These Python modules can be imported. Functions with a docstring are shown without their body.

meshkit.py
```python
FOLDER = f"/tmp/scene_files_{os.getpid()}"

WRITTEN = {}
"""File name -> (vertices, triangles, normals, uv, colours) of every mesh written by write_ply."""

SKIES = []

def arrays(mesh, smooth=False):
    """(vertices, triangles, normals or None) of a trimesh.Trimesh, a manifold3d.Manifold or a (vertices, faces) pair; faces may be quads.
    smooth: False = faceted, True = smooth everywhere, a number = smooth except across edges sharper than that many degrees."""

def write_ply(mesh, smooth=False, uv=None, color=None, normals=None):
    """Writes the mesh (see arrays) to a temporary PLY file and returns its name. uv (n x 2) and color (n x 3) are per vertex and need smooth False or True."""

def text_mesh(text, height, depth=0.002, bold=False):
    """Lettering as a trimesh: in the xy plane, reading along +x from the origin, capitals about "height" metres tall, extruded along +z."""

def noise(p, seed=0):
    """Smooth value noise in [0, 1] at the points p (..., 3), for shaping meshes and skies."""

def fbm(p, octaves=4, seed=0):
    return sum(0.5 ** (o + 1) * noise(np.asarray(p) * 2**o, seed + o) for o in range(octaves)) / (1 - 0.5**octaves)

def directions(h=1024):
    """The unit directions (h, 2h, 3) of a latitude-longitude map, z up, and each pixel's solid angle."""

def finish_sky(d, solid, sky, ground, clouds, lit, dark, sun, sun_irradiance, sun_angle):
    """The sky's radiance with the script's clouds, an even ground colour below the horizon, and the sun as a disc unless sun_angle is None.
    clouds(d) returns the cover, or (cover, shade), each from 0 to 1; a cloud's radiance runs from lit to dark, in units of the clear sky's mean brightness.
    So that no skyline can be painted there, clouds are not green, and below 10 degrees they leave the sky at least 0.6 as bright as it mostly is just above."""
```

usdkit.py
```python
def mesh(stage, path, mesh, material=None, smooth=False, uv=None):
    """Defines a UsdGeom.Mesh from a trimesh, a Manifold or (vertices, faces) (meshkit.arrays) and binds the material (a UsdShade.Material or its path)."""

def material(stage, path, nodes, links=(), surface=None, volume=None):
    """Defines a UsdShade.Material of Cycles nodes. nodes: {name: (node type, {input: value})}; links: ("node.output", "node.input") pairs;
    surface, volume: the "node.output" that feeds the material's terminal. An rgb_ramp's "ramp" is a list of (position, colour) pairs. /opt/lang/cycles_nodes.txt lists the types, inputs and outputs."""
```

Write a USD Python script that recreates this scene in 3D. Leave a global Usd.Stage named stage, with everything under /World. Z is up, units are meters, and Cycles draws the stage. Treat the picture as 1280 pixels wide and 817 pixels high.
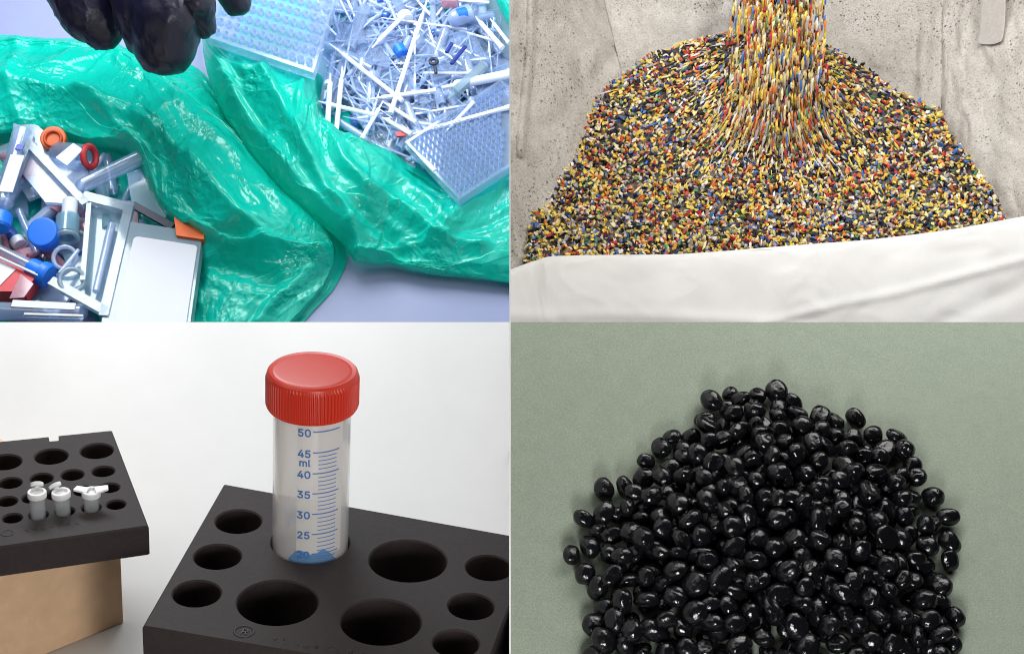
import math, random
import numpy as np, trimesh, manifold3d, shapely
from shapely.geometry import Polygon, Point, LineString
from scipy.interpolate import CubicSpline, PchipInterpolator
from scipy.spatial.transform import Rotation as Rot
from pxr import Usd, UsdGeom, UsdLux, UsdShade, Gf, Sdf, Vt
import usdkit, meshkit

random.seed(7); rng = np.random.default_rng(7)
stage = Usd.Stage.CreateInMemory()
UsdGeom.Xform.Define(stage, '/World'); UsdGeom.Scope.Define(stage, '/World/Looks')
S = 0.0003                                   # metres per modelling unit (a 50 ml tube comes out at its real size)
V = lambda *a: np.array(a, float)
unit = lambda v: np.asarray(v, float) / np.linalg.norm(v)

# ------------------------------------------------------------------ camera
PITCH, D = math.radians(24), 2050.0
cf, cu, cr = V(0, math.cos(PITCH), -math.sin(PITCH)), V(0, math.sin(PITCH), math.cos(PITCH)), V(1, 0, 0)
PX, PY = 637.5, 402.5
_turn = np.eye(3)                            # the display being built may be turned as a whole about the eye point's upright line
def ray(x, y): return (cf + cr * (x - PX) / D + cu * (PY - y) / D) @ _turn
def moved(p): return EYE + (np.asarray(p, float) - EYE) @ _turn.T
TOP = 160.0                                  # height of the big rack above the white table (z = 0)
EYE = V(0, 0, TOP - ray(388, 690)[2] * D)
def at(x, y, dist): return EYE + ray(x, y) * dist
def on(x, y, p0, n):
    d = ray(x, y); return EYE + d * (np.dot(np.asarray(p0) - EYE, n) / np.dot(d, n))
cam = UsdGeom.Camera.Define(stage, '/World/camera')
AP = 50.0 * 1280 / D
cam.CreateFocalLengthAttr(50.0); cam.CreateHorizontalApertureAttr(AP); cam.CreateVerticalApertureAttr(AP * 817 / 1280)
cam.CreateHorizontalApertureOffsetAttr(2.5 / 1280 * AP); cam.CreateVerticalApertureOffsetAttr(-6.0 / 1280 * AP)
cam.CreateClippingRangeAttr(Gf.Vec2f(0.01, 100)); cam.CreateFStopAttr(0.0); cam.CreateFocusDistanceAttr(D * S)
M = np.eye(4); M[0, :3], M[1, :3], M[2, :3], M[3, :3] = cr, cu, -cf, EYE * S
UsdGeom.Xformable(cam).AddTransformOp().Set(Gf.Matrix4d(*M.ravel().tolist()))
cam.CreateExposureAttr(0.0)

# ------------------------------------------------------------------ lamps (soft boxes above and in front of the four set-ups)
def lamp(name, pos, to, w, h, power, color=(1, 1, 1)):
    l = UsdLux.RectLight.Define(stage, '/World/' + name)
    l.CreateWidthAttr(w * S); l.CreateHeightAttr(h * S); l.CreateIntensityAttr(power); l.CreateColorAttr(Gf.Vec3f(*color)); l.CreateNormalizeAttr(False)
    z = unit(np.asarray(pos) - np.asarray(to)); x = unit(np.cross(V(0, 1, 0.01), z)); y = np.cross(z, x)
    m = np.eye(4); m[0, :3], m[1, :3], m[2, :3], m[3, :3] = x, y, z, np.asarray(pos) * S
    UsdGeom.Xformable(l).AddTransformOp().Set(Gf.Matrix4d(*m.ravel().tolist()))
cLL, cLR, cUL, cUR = at(320, 650, 2050), at(960, 650, 2050), at(320, 200, 3150), at(960, 200, 3150)
lamp('lamp_white_table', cLL + V(-450, -150, 1450), cLL + V(0, -50, 0), 1500, 1200, 1.9, (1, 0.965, 0.935))
lamp('lamp_green_paper', at(1000, 1900, 900), cLR, 330, 240, 37.5, (1, 0.99, 0.98))
lamp('lamp_pellet_top', cLR + V(700, 300, 1500), cLR, 1100, 900, 1.6)
lamp('lamp_lab_waste', cUL + V(-180, -150, 1040), cUL + V(0, 40, 0), 1000, 700, 12.5, (0.90, 0.955, 1.0))
lamp('lamp_bulk_bag', cUR + V(250, -650, 1250), cUR, 1300, 1000, 4.9, (1, 0.98, 0.95))

# ------------------------------------------------------------------ materials
L = '/World/Looks/'
_m = {}
def mat(name, nodes, links, surface='p.BSDF'):
    if name not in _m: _m[name] = usdkit.material(stage, L + name, nodes, links, surface=surface)
    return _m[name]
def plain(name, c, rough=0.5, var=0.0, scale=400, bump=0.0, bscale=3000, bdist=0.0002, spec=0.5, sss=0.0, coat=0.0):
    n = {'g': ('geometry', {}), 'p': ('principled_bsdf', dict(base_color=c, roughness=rough, specular_ior_level=spec, coat_weight=coat))}; l = []
    if sss: n['p'][1].update(subsurface_weight=sss, subsurface_radius=(0.004, 0.004, 0.004), subsurface_scale=1.0)
    if var:
        n['n'] = ('noise_texture', dict(scale=scale, detail=5.0, roughness=0.6))
        n['r'] = ('rgb_ramp', {'ramp': [(0.3, tuple(x * (1 - var) for x in c)), (0.7, tuple(min(1, x * (1 + var)) for x in c))]})
        l += [('g.position', 'n.vector'), ('n.fac', 'r.fac'), ('r.color', 'p.base_color')]
    if bump:
        n['bn'] = ('noise_texture', dict(scale=bscale, detail=4.0)); n['b'] = ('bump', dict(strength=bump, distance=bdist))
        l += [('g.position', 'bn.vector'), ('bn.fac', 'b.height'), ('b.normal', 'p.normal')]
    return mat(name, n, l)
def plastic(name, c, clear=0.5, rough=0.25, var=0.0, glow=0.5):
    """Clear or frosted thin plastic: part see-through, part hazy, glossy by fresnel."""
    n = {'g': ('geometry', {}), 't': ('transparent_bsdf', dict(color=tuple(0.5 + 0.5 * x for x in c))), 'd': ('principled_bsdf', dict(base_color=c, roughness=rough, specular_ior_level=0.6)),
         'tr': ('translucent_bsdf', dict(color=c)), 'h': ('mix_closure', dict(fac=glow)), 'm': ('mix_closure', dict(fac=1 - clear)),
         'gl': ('glossy_bsdf', dict(color=(1, 1, 1), roughness=0.08)), 'lw': ('layer_weight', dict(blend=0.5)), 'pw': ('math', dict(math_type='power', value2=3.5)), 'f': ('math', dict(math_type='multiply_add', value2=0.5, value3=0.05)), 'o': ('mix_closure', {})}
    l = [('d.BSDF', 'h.closure1'), ('tr.BSDF', 'h.closure2'), ('t.BSDF', 'm.closure1'), ('h.closure', 'm.closure2'), ('m.closure', 'o.closure1'), ('gl.BSDF', 'o.closure2'), ('lw.facing', 'pw.value1'), ('pw.value', 'f.value1'), ('f.value', 'o.fac')]
    return mat(name, n, l, 'o.closure')

def film(name, c, thin=0.12):
    """Crinkled polythene film."""
    n = {'g': ('geometry', {}), 'mp': ('mapping', dict(rotation=(0.3, 0.2, -0.9), scale=(1.0, 0.45, 1.0))), 'dn': ('noise_texture', dict(scale=60.0, detail=3.0)), 'dm': ('vector_math', dict(math_type='multiply_add', vector2=(0.018, 0.018, 0.018))),
         'v1': ('voronoi_texture', dict(scale=75.0)), 'v2': ('voronoi_texture', dict(scale=210.0)), 'v3': ('voronoi_texture', dict(scale=520.0)),
         'b1': ('bump', dict(strength=0.30, distance=0.004)), 'b2': ('bump', dict(distance=0.0022)), 'b3': ('bump', dict(distance=0.0010)),
         'kn': ('noise_texture', dict(scale=30.0, detail=3.0)), 'kr': ('rgb_ramp', {'ramp': [(0.40, (0.06, 0.06, 0.06)), (0.60, (0.42, 0.42, 0.42))]}), 'k3': ('rgb_ramp', {'ramp': [(0.50, (0.0, 0.0, 0.0)), (0.64, (0.45, 0.45, 0.45))]}),
         'cn': ('noise_texture', dict(scale=25.0, detail=3.0)), 'cr': ('rgb_ramp', {'ramp': [(0.3, tuple(x * 0.88 for x in c)), (0.7, tuple(min(1, x * 1.06) for x in c))]}),
         'd': ('principled_bsdf', dict(roughness=0.2, specular_ior_level=0.7)), 'tr': ('translucent_bsdf', {}), 'm1': ('mix_closure', dict(fac=0.30)),
         't': ('transparent_bsdf', dict(color=tuple(0.25 + 0.75 * x for x in c))), 'm2': ('mix_closure', dict(fac=thin))}
    l = [('g.position', 'mp.vector'), ('mp.vector', 'dn.vector'), ('dn.color', 'dm.vector1'), ('mp.vector', 'dm.vector3'), ('dm.vector', 'v1.vector'), ('dm.vector', 'v2.vector'), ('dm.vector', 'v3.vector'),
         ('v1.distance', 'b1.height'), ('b1.normal', 'b2.normal'), ('v2.distance', 'b2.height'), ('b2.normal', 'b3.normal'), ('v3.distance', 'b3.height'), ('g.position', 'kn.vector'), ('kn.fac', 'kr.fac'), ('kr.color', 'b2.strength'), ('kn.fac', 'k3.fac'), ('k3.color', 'b3.strength'),
         ('g.position', 'cn.vector'), ('cn.fac', 'cr.fac'), ('cr.color', 'd.base_color'), ('cr.color', 'tr.color'), ('b3.normal', 'd.normal'), ('d.BSDF', 'm1.closure1'), ('tr.BSDF', 'm1.closure2'),
         ('m1.closure', 'm2.closure1'), ('t.BSDF', 'm2.closure2')]
    return mat(name, n, l, 'm2.closure')

# ------------------------------------------------------------------ scene tree helpers
_names = {}
def fresh(parent, name):
    k = _names.get((parent, name), 0); _names[(parent, name)] = k + 1
    return f'{parent}/{name}' + (f'_{k:03d}' if k else '')
_base = {}
def tag(path, label=None, cat=None, group=None, kind=None):
    p = stage.GetPrimAtPath(path)
    for k, v in (('label', label), ('category', cat), ('group', group), ('kind', kind)):
        if v: p.SetCustomDataByKey(k, v)
    return path
def thing(name, label, cat, base, group=None):
    base = moved(base); path = fresh('/World', name); x = UsdGeom.Xform.Define(stage, path); x.AddTranslateOp().Set(Gf.Vec3d(*(np.asarray(base) * S).tolist()))
    _base[path] = np.asarray(base, float); return tag(path, label, cat, group)
def arr(m, smooth):
    v, f, n = meshkit.arrays(m, smooth)
    return moved(v), f, None if n is None else n @ _turn.T
def part(parent, name, m, material, smooth=False, label=None, kind=None):
    """One mesh (world coordinates in units) as a child of a thing or part, or top-level (parent None)."""
    parent = parent or '/World'; path = fresh(parent, name); b = _base.get(parent, np.zeros(3)); _base[path] = b
    v, f, n = arr(m, smooth)
    usdkit.mesh(stage, path, trimesh.Trimesh((v - b) * S, f, process=False), material)
    if n is not None:
        g = UsdGeom.Mesh.Get(stage, path); g.CreateNormalsAttr(Vt.Vec3fArray.FromNumpy(n.astype(np.float32))); g.SetNormalsInterpolation('vertex')
    return tag(path, label, None, None, kind)
def solo(name, m, material, label, cat=None, group=None, kind=None, smooth=False, base=None):
    path = fresh('/World', name); v, f, n = arr(m, smooth); b = v.mean(0) if base is None else moved(base)
    g = usdkit.mesh(stage, path, trimesh.Trimesh((v - b) * S, f, process=False), material)
    if n is not None:
        g.CreateNormalsAttr(Vt.Vec3fArray.FromNumpy(n.astype(np.float32))); g.SetNormalsInterpolation('vertex')
    UsdGeom.Xformable(g).AddTranslateOp().Set(Gf.Vec3d(*(b * S).tolist())); _base[path] = b
    return tag(path, label, cat, group, kind)

# ------------------------------------------------------------------ mesh helpers
def join(*ms): return trimesh.util.concatenate([m if isinstance(m, trimesh.Trimesh) else trimesh.Trimesh(*m, process=False) for m in ms])
def man(m):
    a = m.to_mesh(); return trimesh.Trimesh(a.vert_properties[:, :3], a.tri_verts, process=False)
def basis(z, x=None):
    z = unit(z); x = V(1, 0, 0) if x is None else x
    if abs(np.dot(unit(x), z)) > 0.95: x = V(0, 1, 0)
    y = unit(np.cross(z, x)); return np.array([np.cross(y, z), y, z])
def place(m, o, R):
    m = m.copy(); m.vertices = np.asarray(m.vertices) @ R + np.asarray(o); return m
def lathe(profile, seg=32, closed=False):
    """profile [(radius, z)] turned about z."""
    pr = np.array(profile, float); n = len(pr); a = np.arange(seg) * 2 * np.pi / seg
    v = np.stack([pr[None, :, 0] * np.cos(a)[:, None], pr[None, :, 0] * np.sin(a)[:, None], np.broadcast_to(pr[:, 1], (seg, n))], -1).reshape(-1, 3)
    i, j = np.meshgrid(np.arange(seg), np.arange(n if closed else n - 1), indexing='ij'); k = (i + 1) % seg; j2 = (j + 1) % n
    q = np.stack([i * n + j, k * n + j, k * n + j2, i * n + j2], -1).reshape(-1, 4)
    m = trimesh.Trimesh(v, np.vstack([q[:, [0, 1, 2]], q[:, [0, 2, 3]]]), process=False)
    ar = m.area_faces > 1e-9; m.update_faces(ar); return m
def lathe_on(p, q, profile, seg=20, x=None):
    """profile [(radius, distance from p)] along p to q."""
    return place(lathe(profile, seg), p, basis(np.asarray(q) - p, x))
def rod(p, q, r, r2=None, seg=10):
    h = np.linalg.norm(np.asarray(q) - p); r2 = r if r2 is None else r2
    return lathe_on(p, q, [(0, 0), (r * .8, 0), (r, r * .2), (r2, h - r2 * .2), (r2 * .8, h), (0, h)], seg)
def tubewall(p, q, r, t, seg=18, bottom=True):
    h = np.linalg.norm(np.asarray(q) - p)
    pr = ([(0, 0), (r * .55, r * .15), (r * .9, r * .55)] if bottom else []) + [(r, r if bottom else 0), (r, h), (r - t, h), (r - t, r if bottom else 0)] + ([(r * .8, r * .6), (r * .5, r * .25), (0, t)] if bottom else [])
    return lathe_on(p, q, pr, seg)
def torus(c, n, R, r, seg=28, ring=10):
    a = np.arange(ring) * 2 * np.pi / ring
    return place(lathe([(R + r * math.cos(t), r * math.sin(t)) for t in a], seg, True), c, basis(n))
def extr(poly, h, z0=0.0):
    m = trimesh.creation.extrude_polygon(poly, h, engine='earcut'); m.apply_translation((0, 0, z0)); return m
def soft(poly, h, r, z0=0.0):
    """extruded polygon with chamfered top and bottom edges (outer outline)."""
    ms = [extr(poly.buffer(-r, join_style=2), 0.01, z0), extr(poly.buffer(0), max(h - 2 * r, 0.01), z0 + r), extr(poly.buffer(-r, join_style=2), 0.01, z0 + h - .01)]
    return man(manifold3d.Manifold.hull_points(np.vstack([m.vertices for m in ms])))
def interp_rows(rows, nu, nv):
    """rows: (R, S, k) control values -> (nu, nv, k) smooth grid, nu along stations, nv across rows."""
    a = np.array(rows, float); R, Sn, k = a.shape
    a = PchipInterpolator(np.linspace(0, 1, Sn), a, axis=1)(np.linspace(0, 1, nu))
    a = PchipInterpolator(np.linspace(0, 1, R), a, axis=0)(np.linspace(0, 1, nv))
    return a.transpose(1, 0, 2)
def grid_mesh(P):
    nu, nv = P.shape[:2]; i, j = np.meshgrid(np.arange(nu - 1), np.arange(nv - 1), indexing='ij')
    q = np.stack([i * nv + j, (i + 1) * nv + j, (i + 1) * nv + j + 1, i * nv + j + 1], -1).reshape(-1, 4)
    return trimesh.Trimesh(P.reshape(-1, 3), np.vstack([q[:, [0, 1, 2]], q[:, [0, 2, 3]]]), process=False)
def thick(P, t):
    """a closed sheet of thickness t from a grid of points (offset along its normals)."""
    m = grid_mesh(P); n = meshkit.arrays(m, True)[2]; nu, nv = P.shape[:2]; N = nu * nv
    v = np.vstack([m.vertices, m.vertices - n * t]); f = [m.faces, m.faces[:, ::-1] + N]
    idx = np.arange(N).reshape(nu, nv); e = np.concatenate([idx[:, 0], idx[-1, 1:], idx[-2::-1, -1], idx[0, -2:0:-1]]); e2 = np.roll(e, -1)
    f += [np.stack([e, e + N, e2 + N], 1), np.stack([e, e2 + N, e2], 1)]
    return trimesh.Trimesh(v, np.vstack(f)[:, ::-1], process=False)
def seg_dist(p, a, b):
    a, b = np.asarray(a, float), np.asarray(b, float); d = b - a; t = np.clip(((p - a) @ d) / (d @ d), 0, 1)
    return np.linalg.norm(p - a - t[..., None] * d, axis=-1)
def poly_dist(p, line): return np.min([seg_dist(p, line[i], line[i + 1]) for i in range(len(line) - 1)], axis=0)
def text(s, h, depth=0.6, bold=False): return meshkit.text_mesh(s, h, depth, bold)

# ================================================================== the upright panel between left and right set-ups
pn = np.cross(ray(PX, 0), ray(PX, 800)); w = 0.8
quad = [EYE + ray(PX, -160) * 1760, EYE + ray(PX, 1250) * 1760, EYE + ray(PX, 1250) * 3000, EYE + ray(PX, -160) * 3700]
pv = np.vstack([np.array(quad) + V(w, 0, 0), np.array(quad) - V(w, 0, 0)])
solo('divider_panel', man(manifold3d.Manifold.hull_points(pv)), plain('panel_card', (0.85, 0.86, 0.85), 0.6), 'thin pale upright divider panel between the left and right displays', 'divider')

# ================================================================== lower left: white table, racks, tubes
_turn = Rot.from_rotvec(cu * math.atan(310 / D)).as_matrix()
def left_of_panel(m, gap=1.2):
    n = np.array([-1.0, 0, 0]) @ _turn
    return man(manifold3d.Manifold(manifold3d.Mesh(np.asarray(m.vertices, np.float32), np.asarray(m.faces, np.uint32))).trim_by_plane(tuple(n), float(n @ EYE + gap)))
zt = TOP; UP = V(0, 0, 1); T0 = V(0, 0, 0)
def tab(x, y, z=0.0): return on(x, y, V(0, 0, z), UP)
white = plain('white_table', (0.625, 0.61, 0.595), 0.6, 0.015, 60)
yb = 2480.0; ztop = EYE[2] - yb * math.tan(PITCH) + 0.0
prof = [(700, 0), (1500, 0), (2000, 0)] + [(2000 + (yb - 2000) * t, ztop * t * t) for t in np.linspace(0.08, 1, 14)]
xs = [-1700, -800, 600]
P = np.array([[(x, y, z) for y, z in prof] for x in xs])
solo('tabletop', left_of_panel(thick(P, 5)), white, 'smooth white table surface sweeping up behind the racks', kind='structure', smooth=40)

rackm = plain('rack_plastic', (0.030, 0.0215, 0.0205), 0.62, 0.16, 500, 0.3, 5000, 0.0001, 0.28)
def rack(base, corners, zlow, ztop_, holes, depth, cutx=None, notch=None):
    pg = Polygon([c[:2] for c in corners])
    m = manifold3d.Manifold.hull_points(np.asarray(soft(pg, ztop_ - zlow, 2.2, zlow).vertices))
    cut = []
    for (x, y, r) in holes:
        c = manifold3d.Manifold.cylinder(depth + 5, r, r, 48).translate((x, y, ztop_ - depth))
        k = manifold3d.Manifold.cylinder(2.2, r, r + 2.0, 48).translate((x, y, ztop_ - 2.0))
        cut += [c, k]
    for c in cut: m = m - c
    if notch is not None: m = m - notch
    return left_of_panel(man(m), -cutx) if cutx is not None else man(m)
A, Bc = tab(280, 604, zt), tab(178, 782, zt)
Cd = unit(tab(637, 668, zt) - A); Fd = unit(tab(320, 806, zt) - Bc)
Wd = 520.0
corn = [A, Bc, Bc + Fd * Wd, A + Cd * Wd]
rgt = on(615, 817, V(0, 0, zt), UP); rgt2 = tab(637, 759, zt)
rd = unit(rgt - rgt2)
def meet(p, d, q, e):
    s = np.linalg.solve(np.array([d[:2], -e[:2]]).T, (q - p)[:2]); return p + d * s[0]
corn[2], corn[3] = meet(Bc, Fd, rgt, rd), meet(A, Cd, rgt, rd)
holes = []
for (x, y, r) in [(298, 651, 28), (272, 695, 28.5), (246, 741, 29), (347, 752, 49.5), (510, 700, 48.5), (476, 776, 50), (611, 709, 29), (589, 757, 29), (570, 803, 29), (388, 677, 48.2)]:
    q = tab(x, y, zt); holes.append((q[0], q[1], r * np.dot(q - EYE, cf) / D))
tube_c = V(holes[-1][0], holes[-1][1], zt); tube_r = holes[-1][2] - 1.6
big = thing('tube_rack', 'large black rack with wide round holes holding the red-capped tube', 'tube rack', tab(300, 780, 0))
part(big, 'body', rack(None, corn, 0.3, zt, holes, 130, cutx=-1.3), rackm, 30)
# embossed maker's mark along the front edge (a ring with a letter, then a row of worn shallow glyphs)
emb = plain('rack_mark', (0.018, 0.013, 0.013), 0.5)
ex, ey = Fd, unit(np.cross(UP, Fd)); Rm = np.array([ex, ey, UP])
mk = tab(305, 789, zt)
part(big, 'maker_mark', torus(mk, UP, 11, 1.1, 24, 6), emb, True)
tm = text('R', 10, 1.0); tm.apply_translation((-3.6, -5, 0)); part(big, 'maker_mark', place(tm, mk, Rm), emb)
g0 = tab(340, 799, zt); gl = random.Random(3); gm = []
for k in range(11):
    o = g0 + ex * (12.5 * k) + ey * gl.uniform(-1, 1)
    for s in range(gl.choice([2, 2, 3])):
        a, b = (V(gl.uniform(0, 8), gl.uniform(-5, 6), 0) for _ in range(2))
        if np.linalg.norm(a - b) > 2: gm.append(rod(o + a @ Rm, o + b @ Rm, 0.9, seg=5))
part(big, 'maker_mark', join(*gm), emb, True)

# the 50 ml tube
cap_top_z = tab(392, 467, 0)[2]
tb = thing('screw_cap_tube', 'tall clear graduated tube with ribbed red screw cap standing in the large rack', 'tube', tube_c)
capc = on(392, 460.5, tube_c, V(0, 1, 0)); ztopc = capc[2]; rcap = 57.5 * np.dot(capc - EYE, cf) / D
rt = tube_r; zcap = ztopc - 50
def cyl(prof, seg): return place(lathe(prof, seg), V(tube_c[0], tube_c[1], 0), np.eye(3))
frost = plastic('frosted_tube', (0.95, 0.93, 0.91), 0.62, 0.3, glow=0.5)
zb = zt - 110
part(tb, 'barrel', cyl([(4, zb - 12), (rt * .5, zb), (rt, zb + 30), (rt, zcap + 6), (rt - 3, zcap + 6), (rt - 3, zb + 32), (rt * .45, zb + 4), (3, zb - 8)], 64), frost, 40)
capm = mat('red_cap', {'p': ('principled_bsdf', dict(base_color=(0.62, 0.034, 0.012), roughness=0.38, subsurface_weight=0.15, subsurface_radius=(0.003, 0.0006, 0.0004)))}, [])
nr = 80; seg = nr * 4; aa = np.arange(seg) * 2 * np.pi / seg
pr = [(rcap - 12, -1, 0), (rcap - 8, -2.4, 0), (rcap - 3.5, -1.6, 0), (rcap - 1.2, -4, 0), (rcap - .4, -8, 0.3), (rcap, -11, 1), (rcap, -44, 1), (rcap - .6, -47, .6), (rcap - 1.5, -49.5, 0), (rcap - 5, -50, 0), (rcap - 6, -46, 0), (rcap - 6, -8, 0), (0, -8, 0)]
pr = [(0, -1.4, 0)] + pr
vv = []
for a in aa:
    bump = 1.0 if (int(round(a / (2 * np.pi) * seg)) % 4) in (0, 1) else -0.9
    vv += [((r + bump * k) * math.cos(a), (r + bump * k) * math.sin(a), z) for r, z, k in pr]
n_ = len(pr); ii, jj = np.meshgrid(np.arange(seg), np.arange(n_ - 1), indexing='ij'); kk = (ii + 1) % seg
qq = np.stack([ii * n_ + jj, kk * n_ + jj, kk * n_ + jj + 1, ii * n_ + jj + 1], -1).reshape(-1, 4)
cm = trimesh.Trimesh(np.array(vv) + V(tube_c[0], tube_c[1], ztopc), np.vstack([qq[:, [0, 2, 1]], qq[:, [0, 3, 2]]]), process=False)
part(tb, 'cap', cm, capm, 25)
ink = plain('blue_ink', (0.05, 0.17, 0.45), 0.5); ink2 = plain('pale_blue_ink', (0.10, 0.20, 0.48), 0.5); inkb = plain('bright_blue_ink', (0.01, 0.16, 0.62), 0.5)
ang0 = math.atan2(EYE[1] - tube_c[1], EYE[0] - tube_c[0])          # towards the viewer's side of the rack
def wrap(m, ang, z, r):
    """flat lettering (x along the girth) onto the barrel."""
    m = m.copy(); v = np.asarray(m.vertices); a = ang + v[:, 0] / r; rr = r + v[:, 2]
    m.vertices = np.stack([tube_c[0] + rr * np.cos(a), tube_c[1] + rr * np.sin(a), z + v[:, 1]], 1); return m
def zat(y):                                    # height on the barrel's near face
    return on(388, y, tube_c + V(math.cos(ang0), math.sin(ang0), 0) * rt, V(math.cos(ang0), math.sin(ang0), 0))[2]
def arc(a0, a1, z, t, r):
    n = 14; s = np.linspace(a0, a1, n); P = np.array([[(tube_c[0] + r * math.cos(x), tube_c[1] + r * math.sin(x), z + d) for d in (-t, t)] for x in s]); return thick(P, 0.4)
th = lambda px: ang0 + math.asin(max(-.98, min(.98, (px - 388) / 46.5)))
patch_m = plastic('white_print_patch', (0.90, 0.87, 0.84), 0.30, 0.5, glow=0.35)
s_ = np.linspace(th(371), th(424), 24)
Pp = np.array([[(tube_c[0] + (rt + .25) * math.cos(x), tube_c[1] + (rt + .25) * math.sin(x), z) for z in np.linspace(zat(694), zat(533), 12)] for x in s_])
part(tb, 'writing_patch', grid_mesh(Pp), patch_m, True, 'milky white printed patch behind the scale')
marks = {50: 541, 45: 567, 40: 593, 35: 618, 30: 643.5, 25: 668.5, 20: 693}
for val, y in marks.items():
    z = zat(y)
    t_ = text(str(val), 9.6, 0.4, True); t_.apply_translation((-t_.bounds[1][0] / 1.0, -4.8, 0))
    part(tb, 'scale_number', wrap(t_, th(387) , z, rt + .8), ink)
    part(tb, 'scale_line', arc(th(389.5), th(420), z + 1.5, 0.75, rt + .8), ink2, True)
    if val < 50:
        for k in range(1, 5): part(tb, 'scale_line', arc(th(396), th(417), z + 1.5 - k * (zat(y) - zat(y + 25.2)) / 5, 0.5, rt + .8), ink2, True)
t_ = text('ml', 9, 0.4, True); t_.apply_translation((-t_.bounds[1][0], -4.5, 0)); part(tb, 'scale_unit', wrap(t_, th(387), zat(578.5), rt + .6), ink)
# print on the far side, seen through the wall
back = math.pi + ang0
Pb = np.array([[(tube_c[0] + (rt + .5) * math.cos(x), tube_c[1] + (rt + .5) * math.sin(x), z) for z in (zt + 2, zt + 16, zt + 26)] for x in np.linspace(back - 1.1, back + .75, 20)])
part(tb, 'back_print', thick(Pb, .5), inkb, True)
Pb = np.array([[(tube_c[0] + (rt + .5) * math.cos(x), tube_c[1] + (rt + .5) * math.sin(x), z) for z in np.linspace(zcap - 60, zcap - 30, 4)] for x in np.linspace(back - 1.35, back - .95, 8)])
part(tb, 'back_print', thick(Pb, .5), ink2, True)
Pb = np.array([[(tube_c[0] + (rt + .35) * math.cos(x), tube_c[1] + (rt + .35) * math.sin(x), z + 4 * math.sin(x * 9)) for z in np.linspace(zat(709), zat(689 + 9 * (abs(k - 9) / 9) ** 2), 4)] for k, x in enumerate(np.linspace(th(362), th(419), 20))])
part(tb, 'tint_band', grid_mesh(Pb), plastic('blue_tint', (0.10, 0.40, 0.80), 0.62, 0.3), True, 'bright blue band low on the barrel')
# small rack on a kraft box
bx = tab(154, 778); zs = on(154, 660, bx, V(0, 1, 0))[2]                 # top of the box
kraft = plain('kraft_card', (0.74, 0.50, 0.31), 0.75, 0.08, 120, 0.2, 4000, 0.0001, 0.2)
bd = unit(tab(58, 817) - bx); bn = unit(np.cross(UP, bd)); bn = bn if bn[1] > 0 else -bn
bpoly = Polygon([(bx)[:2], (bx + bd * 330)[:2], tab(-70, 492, zs)[:2], tab(15, 557, zs)[:2], (bx + bn * 60)[:2]])
bxt = thing('cardboard_box', 'plain brown cardboard box standing under the small black rack', 'box', bx)
part(bxt, 'body', soft(bpoly, zs - 2, 1.0, 0.3), kraft)
lid = Polygon([(bx + bd * 4 + bn * 4)[:2], (bx + bd * 326 + bn * 4)[:2], tab(-69, 494, zs)[:2], tab(13, 557.5, zs)[:2], (bx + bd * 4 + bn * 58)[:2]])
part(bxt, 'lid_flap', soft(lid, 1.8, 0.4, zs - 2), kraft)
z1 = on(186, 657, at(186, 690, 0) * 0 + tab(187, 694, zs), V(0, 1, 0))[2]
q1, q2 = tab(140, 537, z1), tab(186, 657, z1)
e1, e2 = unit(tab(0, 551, z1) - q1), unit(tab(0, 683, z1) - q2)
sc = [q1, q2, q2 + e2 * 300, q1 + e1 * 300]
sh = []
SC = lambda q: np.dot(q - EYE, cf) / D
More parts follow.
